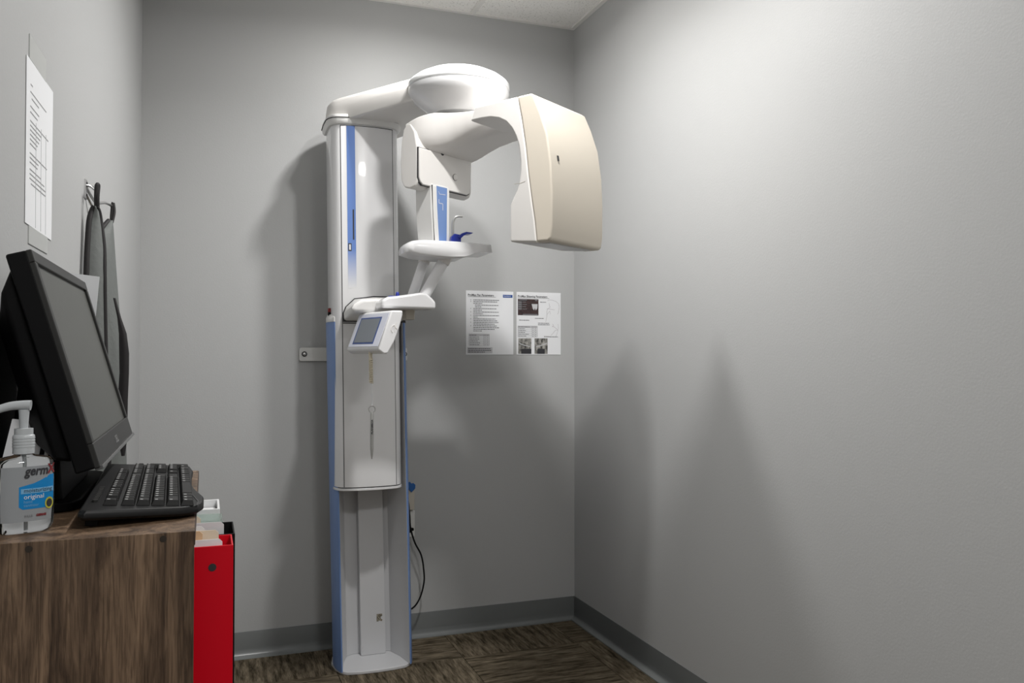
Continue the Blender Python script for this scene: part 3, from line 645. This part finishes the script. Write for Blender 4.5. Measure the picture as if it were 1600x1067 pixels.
HK = thing('coat_hook', onw(2.22, 1.59), 'chrome two-armed coat hook screwed to the left wall above the aprons', 'hook')
fh_ = Fr(onw(2.222, 1.592, .001), wy, (0, 0, 1))
bm = bm_new(); plate(bm, fh_, -.014, -.002, .014, .044, -.001, .003); bpk = finish('back_plate', bm, M['steel'], HK, .001)
for z in (.008, .035):
    bm = bm_new(); lathe(bm, [(.003, 0), (.003, .005)], fh_(0, z, 0), mtx=rotmat(fh_.a, fh_.b, fh_.c, (0, 0, 0)).to_3x3(), n=10); finish('screw', bm, M['seam'], bpk)
T1 = Vector((-.248, 2.20, 1.612)); T2 = Vector((-.239, 2.475, 1.617))
bm = bm_new(); tube(bm, smoothpath([fh_(0, .03, .002), fh_(-.006, .028, .012), T1+Vector((0, 0, -.004)), T1+Vector((.002, 0, .003))]), .0035, 8); lathe(bm, [(.001, -.006), (.006, -.003), (.0065, 0), (.005, .004), (.001, .006)], T1+Vector((.002, -.004, .006)), n=12); finish('hook_arm', bm, M['steel'], HK)
bm = bm_new(); tube(bm, smoothpath([fh_(0, .026, .002), (-.266, 2.28, 1.603), (-.262, 2.345, 1.602), (-.250, 2.41, 1.614), T2]), .0035, 8); lathe(bm, [(.001, -.006), (.006, -.003), (.0065, 0), (.005, .004), (.001, .006)], T2, n=12); finish('hook_arm', bm, M['steel'], HK)
bm = bm_new(); tube(bm, smoothpath([fh_(0, .010, .002), (-.262, 2.27, 1.575), (-.262, 2.32, 1.578)]), .003, 8); finish('brace_wire', bm, M['steel'], HK)

def apron(name, label, top, rows, y_dir, m):
    r_ = thing(name, (top[0], top[1], rows[-1][0]), label, 'apron', 'lead aprons on the coat hook')
    return r_
# each row: z, left edge point, right edge point (x, y); cloth has thickness towards the wall
def cloth(bm, rows, th, bulge=.006):
    rings = []
    for z, (xa, ya), (xb, yb) in rows:
        a = Vector((xa, ya, z)); b_ = Vector((xb, yb, z)); d = (b_-a); nrm = Vector((d.y, -d.x, 0)).normalized() if d.length > 0 else Vector((0, -1, 0))
        n = 8; fr_ = []; bk = []
        for i in range(n+1):
            t = i/n; p = a+d*t; w_ = math.sin(math.pi*t)
            fr_.append(p+nrm*(th*.5*(.35+.65*w_)+bulge*w_)); bk.append(p-nrm*(th*.5*(.35+.65*w_)-bulge*w_))
        rings.append(fr_+bk[::-1])
    loft(bm, rings)
def edge_strip(bm, rows, side, wd):
    pts = []
    for z, a, b_ in rows:
        e = a if side == 0 else b_; pts.append((e[0], e[1], z))
    tube(bm, smoothpath(pts, 4), wd, 8)
AP1 = thing('lead_apron', (-.235, 2.2, .75), 'grey x-ray apron with black edging on the nearer hook arm', 'apron', 'x-ray aprons on the coat hook')
r1 = [(1.568, (-.2505, 2.19), (-.247, 2.19)), (1.557, (-.256, 2.19), (-.2425, 2.20)), (1.53, (-.2605, 2.18), (-.2385, 2.205)), (1.47, (-.2625, 2.17), (-.2310, 2.20)), (1.40, (-.263, 2.16), (-.2285, 2.19)), (1.30, (-.263, 2.16), (-.2265, 2.19)), (1.15, (-.263, 2.15), (-.222, 2.19)), (.95, (-.263, 2.15), (-.215, 2.19)), (.75, (-.263, 2.15), (-.21, 2.19))]
bm = bm_new(); cloth(bm, r1, .010, .004); finish('apron_cloth', bm, M['apron'], AP1, smooth=60)
for s in (0, 1):
    bm = bm_new(); edge_strip(bm, r1, s, .0062); finish('edge_binding', bm, M['trim'], AP1, smooth=60)
bm = bm_new(); tube(bm, smoothpath([(-.247, 2.195, 1.56), (-.2475, 2.19, 1.59), (-.246, 2.19, 1.618), (-.243, 2.195, 1.618), (-.244, 2.19, 1.59), (-.244, 2.195, 1.56)]), .0045, 8); finish('hanging_loop', bm, M['trim'], AP1)
AP2 = thing('lead_apron', (-.22, 2.45, .75), 'plain grey x-ray apron on the farther hook arm nearest the corner', 'apron', 'x-ray aprons on the coat hook')
r2 = [(1.575, (-.246, 2.455), (-.238, 2.46)), (1.555, (-.256, 2.43), (-.236, 2.46)), (1.53, (-.2625, 2.40), (-.2345, 2.46)), (1.45, (-.264, 2.38), (-.229, 2.46)), (1.35, (-.264, 2.36), (-.221, 2.455)), (1.22, (-.264, 2.36), (-.209, 2.45)), (1.10, (-.264, 2.36), (-.203, 2.44)), (.95, (-.264, 2.36), (-.198, 2.44)), (.75, (-.264, 2.36), (-.195, 2.44))]
bm = bm_new(); cloth(bm, r2, .010); finish('apron_cloth', bm, M['apron'], AP2, smooth=60)
bm = bm_new(); edge_strip(bm, r2[:4], 0, .006); finish('edge_binding', bm, M['trim'], AP2, smooth=60)
bm = bm_new(); tube(bm, smoothpath([(-.2395, 2.452, 1.56), (-.240, 2.462, 1.59), (-.2375, 2.468, 1.625), (-.234, 2.464, 1.60), (-.2385, 2.455, 1.57)]), .0042, 8); finish('hanging_loop', bm, M['trim'], AP2)
# black flap that swings out from the farther apron
fl_rows = [(1.36, (-.222, 2.33), (-.216, 2.33)), (1.31, (-.212, 2.33), (-.203, 2.33)), (1.27, (-.208, 2.33), (-.190, 2.33)), (1.22, (-.207, 2.33), (-.184, 2.33)), (1.17, (-.206, 2.33), (-.184, 2.33)), (1.10, (-.209, 2.33), (-.186, 2.33)), (1.0, (-.207, 2.33), (-.187, 2.33)), (.96, (-.200, 2.33), (-.192, 2.33))]
bm = bm_new(); cloth(bm, fl_rows, .008, .002); tag(finish('strap', bm, M['trim'], AP2, smooth=60))

# ------------------------------------------------------------------ bookcase and what stands on it
ZT = .994; BX = -.0125
BK = thing('bookcase', (-.16, 1.42, 0), 'low bookcase of weathered brown wood standing end-on along the left wall', 'bookcase')
def board(name, x0, x1, y0, y1, z0, z1, m=M['wood']):
    bm = bm_new(); box(bm, x0, x1, y0, y1, z0, z1); return finish(name, bm, m, BK, .0008, 1)
bxl = -.298
ep = board('end_panel', bxl, BX, 1.12, 1.138, 0, ZT-.0001)
board('end_panel', bxl, BX, 1.69, 1.708, 0, ZT-.0001)
board('top_board', bxl, BX, 1.1385, 1.6895, ZT-.018, ZT)
for z in (.06, .36, .62): board('shelf', bxl+.006, BX-.01, 1.1385, 1.6895, z, z+.018)
board('back_board', bxl-.0, bxl+.005, 1.1385, 1.6895, .06, ZT-.019)
board('edge_band', BX-.0005, BX+.0012, 1.121, 1.707, ZT-.0185, ZT-.0005, M['edgeband'])
for x, zo, mm in ((-.1943, -.0085, 'hole'), (-.0483, -.0075, 'hole')):
    bm = bm_new(); lathe(bm, [(.004, .0), (.004, .0008)], (x, 1.1202, ZT+zo), mtx=Matrix.Rotation(R(90), 3, 'X'), n=14); finish('screw_cover', bm, M[mm], ep)

# --- monitor
MN = thing('computer_monitor', (-.2, 1.5, ZT), 'black widescreen computer monitor with a blank screen, tilted back on its stand', 'monitor')
NB = Vector((-.1335, 1.243, 1.063)); ML, MH = .522, .302
fu = Vector((-.0845, 0, .290)).normalized()
fm = Fr(NB, (0, 1, 0), fu)                       # c points to +x, out of the screen
bm = bm_new(); plate(bm, fm, 0, 0, ML, MH, -.030, -.004); cab = finish('cabinet', bm, M['black'], MN, .003)
bm = bm_new()
bz, bb = .017, .034
for a in ((0, 0, ML, bb), (0, MH-bz, ML, MH), (0, bb, bz, MH-bz), (ML-bz, bb, ML, MH-bz)): plate(bm, fm, *a, -.006, .0015)
be = finish('bezel', bm, M['bezel'], MN, .0015)
bm = bm_new(); plate(bm, fm, bz-.002, bb-.002, ML-bz+.002, MH-bz+.002, -.006, -.003); finish('screen', bm, M['screen'], MN, smooth=0)
bm = bm_new(); plate(bm, fm, .003, -.003, ML-.003, .002, -.006, .0045); finish('bottom_lip', bm, M['lip'], MN, .001)
text('monitor_lettering', 'DELL', .016, M['steel'], be, fm, ML*.5, .010, .0019, 'CENTER', sx=1.1, bold=.0006)
bm = bm_new()
loft(bm, [[fm(x0, y0, h), fm(x1, y0, h), fm(x1, y1, h), fm(x0, y1, h)] for x0, y0, x1, y1, h in ((.008, .016, ML-.008, MH-.016, -.029), (.010, .025, ML-.010, MH-.045, -.050), (.05, .05, ML-.05, MH-.085, -.072))]); finish('back_housing', bm, M['black'], MN, .006)
bm = bm_new(); hexa(bm, [(-.262, 1.325, ZT+.012), (-.188, 1.325, ZT+.012), (-.188, 1.60, ZT+.012), (-.262, 1.60, ZT+.012), (-.245, 1.33, 1.19), (-.205, 1.33, 1.19), (-.205, 1.60, 1.19), (-.245, 1.60, 1.19)]); finish('stand_neck', bm, M['black'], MN, .006)
bm = bm_new(); prism(bm, rrect(-.278, 1.31, -.166, 1.66, .03), lambda x, y: (x, y, ZT+.0005), lambda x, y: (x, y, ZT+.015)); finish('stand_base', bm, M['black'], MN, .004)
for k, (m, xo) in enumerate((('black', 0), ('outlet', .006))):
    bm = bm_new(); tube(bm, smoothpath([(-.206+xo, 1.302, 1.13), (-.206+xo, 1.298, 1.115), (-.212+xo, 1.292, 1.07), (-.226+xo, 1.29, 1.02), (-.232+xo, 1.292, ZT+.004)]), .0026, 8); finish('monitor_cable', bm, M[m], MN)

# --- small computer behind the monitor
PCB = thing('desktop_computer', (-.28, 1.42, ZT), 'slim black desktop computer standing against the wall behind the monitor', 'computer')
bm = bm_new(); hexa(bm, [(-.2965, 1.22, ZT+.001), (-.283, 1.22, ZT+.001), (-.283, 1.52, ZT+.001), (-.2935, 1.52, ZT+.001), (-.2965, 1.22, 1.262), (-.283, 1.22, 1.262), (-.283, 1.52, 1.262), (-.2935, 1.52, 1.262)]); finish('case', bm, M['black'], PCB, .002)
bm = bm_new(); plate(bm, Fr((-.2828, 1.22, ZT), (0, 1, 0), (0, 0, 1)), .02, .16, .14, .205, 0, .0015); finish('drive_bay', bm, M['bezel'], PCB)

# --- sheet of paper clipped behind the monitor
bm = bm_new(); hexa(bm, [(-.262, 1.83, 1.0), (-.2275, 1.825, 1.0), (-.2275, 1.826, 1.0), (-.262, 1.831, 1.0), (-.262, 1.86, 1.379), (-.2015, 1.852, 1.372), (-.2015, 1.853, 1.372), (-.262, 1.861, 1.379)])
tag(finish('loose_sheet', bm, M['paper'], None, smooth=0, loc=(-.245, 1.83, 1.0)), 'blank white sheet of paper standing upright behind the monitor', 'paper')
bm = bm_new(); hexa(bm, [(-.272, 1.285, ZT+.001), (-.228, 1.285, ZT+.001), (-.226, 1.288, ZT+.001), (-.270, 1.288, ZT+.001), (-.247, 1.300, 1.127), (-.203, 1.300, 1.122), (-.202, 1.3015, 1.122), (-.246, 1.3015, 1.127)])
tag(finish('white_card', bm, M['paper'], None, smooth=0, loc=(-.25, 1.287, ZT)), 'white card standing behind the sanitizer pump', 'card')

# --- keyboard
KB = thing('keyboard', (-.083, 1.425, ZT), 'black computer keyboard lying lengthwise on the wooden bookcase', 'keyboard')
KB.rotation_euler = (0, R(4.0), R(2.0))
L0, L1 = -.258, .242
kprof = [(-.070, L0), (.045, L0+.030), (.066, L0+.046), (.074, L0+.075), (.076, L0+.13), (.066, L0+.20), (.062, 0), (.064, .10), (.068, L1-.07), (.064, L1-.015), (.052, L1-.002), (-.07, L1), (-.077, L1-.008), (-.077, L0+.008)]
bm = bm_new()
def kz(x): return .0165
cxk, cyk = 0, -.01
loft(bm, [[(cxk+(x-cxk)*s, cyk+(y-cyk)*(1-(1-s)*.4), z) for x, y in kprof] for s, z in ((.95, .0065), (1.0, .010), (1.0, .015), (.97, .0195))]); kb = finish('case', bm, M['kbody'], KB, .0015, 2, local=True)
for x, y in ((-.062, L0+.03), (-.062, L1-.03), (.05, L0+.06), (.045, L1-.03)):
    bm = bm_new(); xx = x; zz = -.0005+math.tan(R(4.0))*x if False else 0
    bot = .0012+x*math.tan(R(4.0))
    box(bm, x-.007, x+.007, y-.006, y+.006, bot, .008); finish('foot', bm, M['black'], KB, local=True, smooth=0)
U = .0183
kmesh = {}
def key(x, y, wu, hu=1, m='key', zt=.0275):
    k = (round(wu, 2), hu, m)
    if k not in kmesh:
        bm = bm_new(); a, b_ = hu*U/2-.0006, wu*U/2-.0006
        hexa(bm, [(-a, -b_, 0), (a, -b_, 0), (a, b_, 0), (-a, b_, 0), (-a+.0028, -b_+.0028, .0075), (a-.0022, -b_+.0028, .0075), (a-.0022, b_-.0028, .0075), (-a+.0028, b_-.0028, .0075)])
        o = finish('key', bm, M[m], KB, .0006, 1, local=True); kmesh[k] = o
        if m == 'key' and wu < 3:
            bm = bm_new(); plate(bm, Fr((0, 0, 0), (0, 1, 0), (-1, 0, 0)), -b_+.0045, a-.008, -b_+.0075, a-.0045, .0076, .0079); lo = finish('legend', bm, M['legend'], o, local=True, smooth=0)
            o['leg'] = 1
    else:
        src = kmesh[k]; o = src.copy(); COL.objects.link(o)
        for c in src.children:
            d = c.copy(); COL.objects.link(d); d.parent = o
    o.location = (x, y, .0195)
rows = [-.043, -.0215, -.0215+U, -.0215+2*U, -.0215+3*U, -.0215+4*U]
Y0 = L0+.042
def run(row, spec, start):
    y = start
    for wu in spec:
        if wu < 0: y += -wu*U; continue
        key(rows[row], y+wu*U/2, wu); y += wu*U
run(0, [1, -1, 1, 1, 1, 1, -.5, 1, 1, 1, 1, -.5, 1, 1, 1, 1], Y0)
run(1, [1]*13+[2], Y0); run(2, [1.5]+[1]*12+[1.5], Y0); run(3, [1.75]+[1]*11+[2.25], Y0); run(4, [2.25]+[1]*10+[2.75], Y0); run(5, [1.25, 1.25, 1.25, 6.25, 1.25, 1.25, 1.25, 1.25], Y0)
yn = Y0+15.3*U
for r_i in (0, 1, 2): run(r_i, [1, 1, 1], yn)
run(4, [-1, 1], yn); run(5, [1, 1, 1], yn)
yp = yn+3.3*U
run(1, [1, 1, 1, 1], yp); run(2, [1, 1, 1], yp); run(3, [1, 1, 1], yp); run(4, [1, 1, 1], yp); run(5, [2, 1], yp)
key(rows[2]+U/2, yp+3.5*U, 1, 2); key(rows[4]+U/2, yp+3.5*U, 1, 2)
for i in range(9):
    bm = bm_new(); poly_plate(bm, Fr((-.0625, L0+.075+i*.0145, .0195), (0, 1, 0), (-1, 0, 0)), rrect(-.006, -.0035, .006, .0035, .003, 3), -.001, .0028); finish('media_key', bm, M['bezel'], KB, local=True)
bm = bm_new(); line_strip(bm, Fr((0, 0, .0196), (0, 1, 0), (-1, 0, 0)), [(L0+.045, -.064), (L0+.08, -.0665), (L0+.14, -.060), (.0, -.057), (.1, -.0575), (L1-.03, -.056)], .0016, -.001, .0007); finish('palm_edge_groove', bm, M['seam'], KB, local=True, smooth=0)
# keyboard is a tilted thing: lift so the tilted feet rest on the board
KB.location.z = ZT+.0005

# --- hand sanitizer bottle
HB = thing('sanitizer_bottle', (-.2125, 1.186, ZT), 'clear hand sanitizer pump bottle with blue label at the bookcase edge', 'bottle')
ang = R(24); ca_, sa_ = math.cos(ang), math.sin(ang)
HA = Vector((ca_, sa_, 0)); HBk = Vector((-sa_, ca_, 0))      # along width, into depth
HC = Vector((-.2125, 1.186, 0))
def sup(a, b_, z, n=36, e=2.6):
    out = []
    for i in range(n):
        t = 2*math.pi*i/n; c, s = math.cos(t), math.sin(t)
        x = a*math.copysign(abs(c)**(2/e), c); y = b_*math.copysign(abs(s)**(2/e), s)
        p = HC+HA*x+HBk*y; out.append((p.x, p.y, z))
    return out
bm = bm_new()
loft(bm, [sup(a, b_, ZT+z, e=e) for a, b_, z, e in ((.026, .014, .0006, 2.6), (.031, .019, .004, 2.6), (.0335, .021, .010, 2.6), (.034, .0215, .03, 2.6), (.0335, .021, .080, 2.6), (.0325, .020, .087, 2.6), (.029, .018, .0915, 2.5), (.021, .0145, .094, 2.3), (.0125, .0115, .0955, 2.0), (.0105, .0105, .0965, 2.0), (.0105, .0105, .098, 2.0))])
finish('bottle_body', bm, M['gel'], HB, smooth=60)
bm = bm_new(); lathe(bm, [(.0122, .0975), (.0122, .1195), (.0115, .1205), (.0105, .121), (.0105, .1285), (.0055, .129)], (HC.x, HC.y, ZT), n=24); cpb = finish('screw_collar', bm, M['pump'], HB, smooth=40)
for k in range(4):
    bm = bm_new(); lathe(bm, [(.0126, .1055+k*.0035), (.0126, .107+k*.0035)], (HC.x, HC.y, ZT), n=24); finish('collar_ridge', bm, M['pump'], cpb, smooth=40)
bm = bm_new(); tube(bm, [HC+Vector((0, 0, ZT+.128)), HC+Vector((0, 0, ZT+.152))], .0048, 14, .0062); finish('pump_stem', bm, M['pump'], HB)
bm = bm_new(); tube(bm, smoothpath([HC+Vector((.0075, .0, ZT+.157)), HC+Vector((0, 0, ZT+.1575)), HC+Vector((-.015, -.002, ZT+.1565)), HC+Vector((-.032, -.005, ZT+.151)), HC+Vector((-.037, -.006, ZT+.147))]), .0066, 12, .0040); finish('pump_nozzle', bm, M['pump'], HB)
bm = bm_new(); tube(bm, [HC+Vector((0, 0, ZT+.098)), HC+Vector((.002, 0, ZT+.006))], .0022, 8); finish('dip_tube', bm, M['pump'], HB)
# label follows the curved front
def lab(x, y, h):
    a, b_ = .0338, .0213; e = 2.6
    xx = max(-.98, min(.98, x/a)); yy = b_*(1-abs(xx)**e)**(1/e)+.0005+h
    p = HC+HA*x-HBk*yy; return Vector((p.x, p.y, ZT+y))
def label_piece(name, poly_rows, m, h, parent):
    bm = bm_new(); V = []
    for y, x0, x1 in poly_rows:
        V.append([lab(x0+(x1-x0)*i/14, y, h) for i in range(15)]+[lab(x0+(x1-x0)*(14-i)/14, y, h-.0003) for i in range(15)])
    loft(bm, V); return finish(name, bm, m, parent, smooth=50)
lb = label_piece('label', [(.016, -.028, .027), (.040, -.0285, .0295), (.083, -.028, .0295)], M['label'], .0002, HB)
label_piece('label_blue_band', [(.031, -.006, .024), (.034, -.010, .030), (.050, -.010, .0305), (.0585, -.010, .0305), (.062, .006, .0305), (.066, .016, .0305), (.071, .025, .0305)], M['lblue'], .0005, lb)
label_piece('label_pale_band', [(.050, -.008, .0300), (.056, -.008, .0300)], M['lblue2'], .0008, lb)
fz = Fr((0, 0, 0), (1, 0, 0), (0, 1, 0))
def ltext(n, s, size, m, x, y, h, **k): return text(n, s, size, M[m], lb, fz, x, y, h, bend=lab, **k)
ltext('label_word', 'germ', .0155, 'ink', -.004, .0725, .0012, sx=.82, bold=.0004, shear=.2)
ltext('label_word', 'X', .0155, 'lred', .0225, .0735, .0013, sx=.8, bold=.0006)
ltext('label_word', 'moisturizing', .0068, 'ink', -.005, .0515, .0012, sx=.98)
ltext('label_word', 'original', .0078, 'paper', -.005, .0435, .0010)
ltext('label_word', 'hand', .005, 'lblue2', -.005, .0385, .0010); ltext('label_word', 'sanitizer', .005, 'lblue2', -.005, .0340, .0010)
ltext('label_word', 'KILLS', .0038, 'ink2', -.004, .0215, .0010); ltext('label_word', 'GERMS', .0038, 'lred', .009, .0215, .0010, bold=.0002)
bm = bm_new()
def seal(r, h):
    return [lab(.0245+r*.75*math.cos(2*math.pi*i/20), .036+r*math.sin(2*math.pi*i/20), h) for i in range(20)]
loft(bm, [seal(.0072, .0006), seal(.0072, .0011)]); sl = finish('label_seal', bm, M['lyel'], lb, smooth=0)
bm = bm_new(); loft(bm, [seal(.0050, .0010), seal(.0050, .0014)]); finish('seal_centre', bm, M['ink'], lb, smooth=0)

# --- file holders on the shelf, sticking out past the bookcase side
SHZ = .638
def holder(name, label, x0, x1, y0, y1, z1, m, th=.0025, z1b=None, hole=False):
    r_ = thing(name, ((x0+x1)/2, (y0+y1)/2, SHZ), label, 'file holder')
    z1b = z1b or z1
    def side(n, a, b_, c, d, zt=z1, bev=.001):
        bm = bm_new(); box(bm, a, b_, c, d, SHZ+.001, zt); return finish(n, bm, m, r_, bev)
    side('side_wall', x0, x1, y0, y0+th); side('side_wall', x0, x1, y1-th, y1)
    side('end_wall', x1-th, x1, y0+th, y1-th); side('end_wall', x0, x0+th, y0+th, y1-th)
    bm = bm_new(); box(bm, x0+th, x1-th, y0+th, y1-th, SHZ+.001, SHZ+.004); finish('bottom', bm, m, r_)
    return r_
def leaf(name, label, x0, x1, y, z0, z1, m, cat, tabs=None, lean=0, grp=None):
    bm = bm_new(); pts = [(x0, z0), (x1, z0), (x1, z1-.004), (x1-.004, z1)]+(tabs or [])+[(x0, z1)]
    prism(bm, pts, lambda x, z: (x, y+lean*(z-z0), z), lambda x, z: (x, y+lean*(z-z0)+.0012, z))
    return tag(finish(name, bm, M[m], None, smooth=0, loc=((x0+x1)/2, y, z0)), label, cat, grp)
rh = holder('file_holder', 'glossy red magazine file holder with a finger hole', -.22, .0365, 1.200, 1.272, .956, M['red'])
bm = bm_new(); lathe(bm, [(.0052, -.0015), (.0052, .0006)], (.0098, 1.2, .9275), mtx=Matrix.Rotation(R(90), 3, 'X'), n=20); finish('finger_hole', bm, M['seam'], rh)
leaf('paper_folder', 'pale paper folder at the front of the red holder', -.20, .0225, 1.208, .645, .9635, 'film', 'folder')
leaf('paper_folder', 'manila folder with an orange tab in the red holder', -.20, .0180, 1.228, .645, .972, 'tan2', 'folder')
leaf('paper_folder', 'small tan folder tab in front of the manila folder in the red holder', -.20, -.0030, 1.2195, .645, .9735, 'tan', 'folder')
leaf('paper_folder', 'white card tucked behind the manila folder in the red holder', -.20, -.0005, 1.250, .645, .974, 'film', 'folder')
bh = holder('file_holder', 'black magazine file holder behind the red one', -.22, .0415, 1.290, 1.385, .953, M['black'])
leaf('paper_folder', 'translucent grey-white folder in the black holder', -.20, .0265, 1.315, .645, .9665, 'film', 'folder')
leaf('paper_folder', 'cream folder between the keyboard end and the black holder', -.20, -.0060, 1.34, .645, .972, 'tan2', 'folder')
gh = holder('file_holder', 'greenish clear acrylic file holder beyond the black one', -.22, .0265, 1.400, 1.470, .952, M['green'])
leaf('paper_folder', 'pale sheet inside the greenish acrylic holder', -.20, .0200, 1.44, .645, .940, 'film', 'folder')
ch = holder('file_holder', 'white clear-rimmed file tray farthest along the bookcase', -.22, .0235, 1.485, 1.585, .957, M['film'], .004)
bm = bm_new(); box(bm, -.214, .0185, 1.489, 1.581, .93, .944); finish('tray_insert', bm, M['film'], ch, .002)
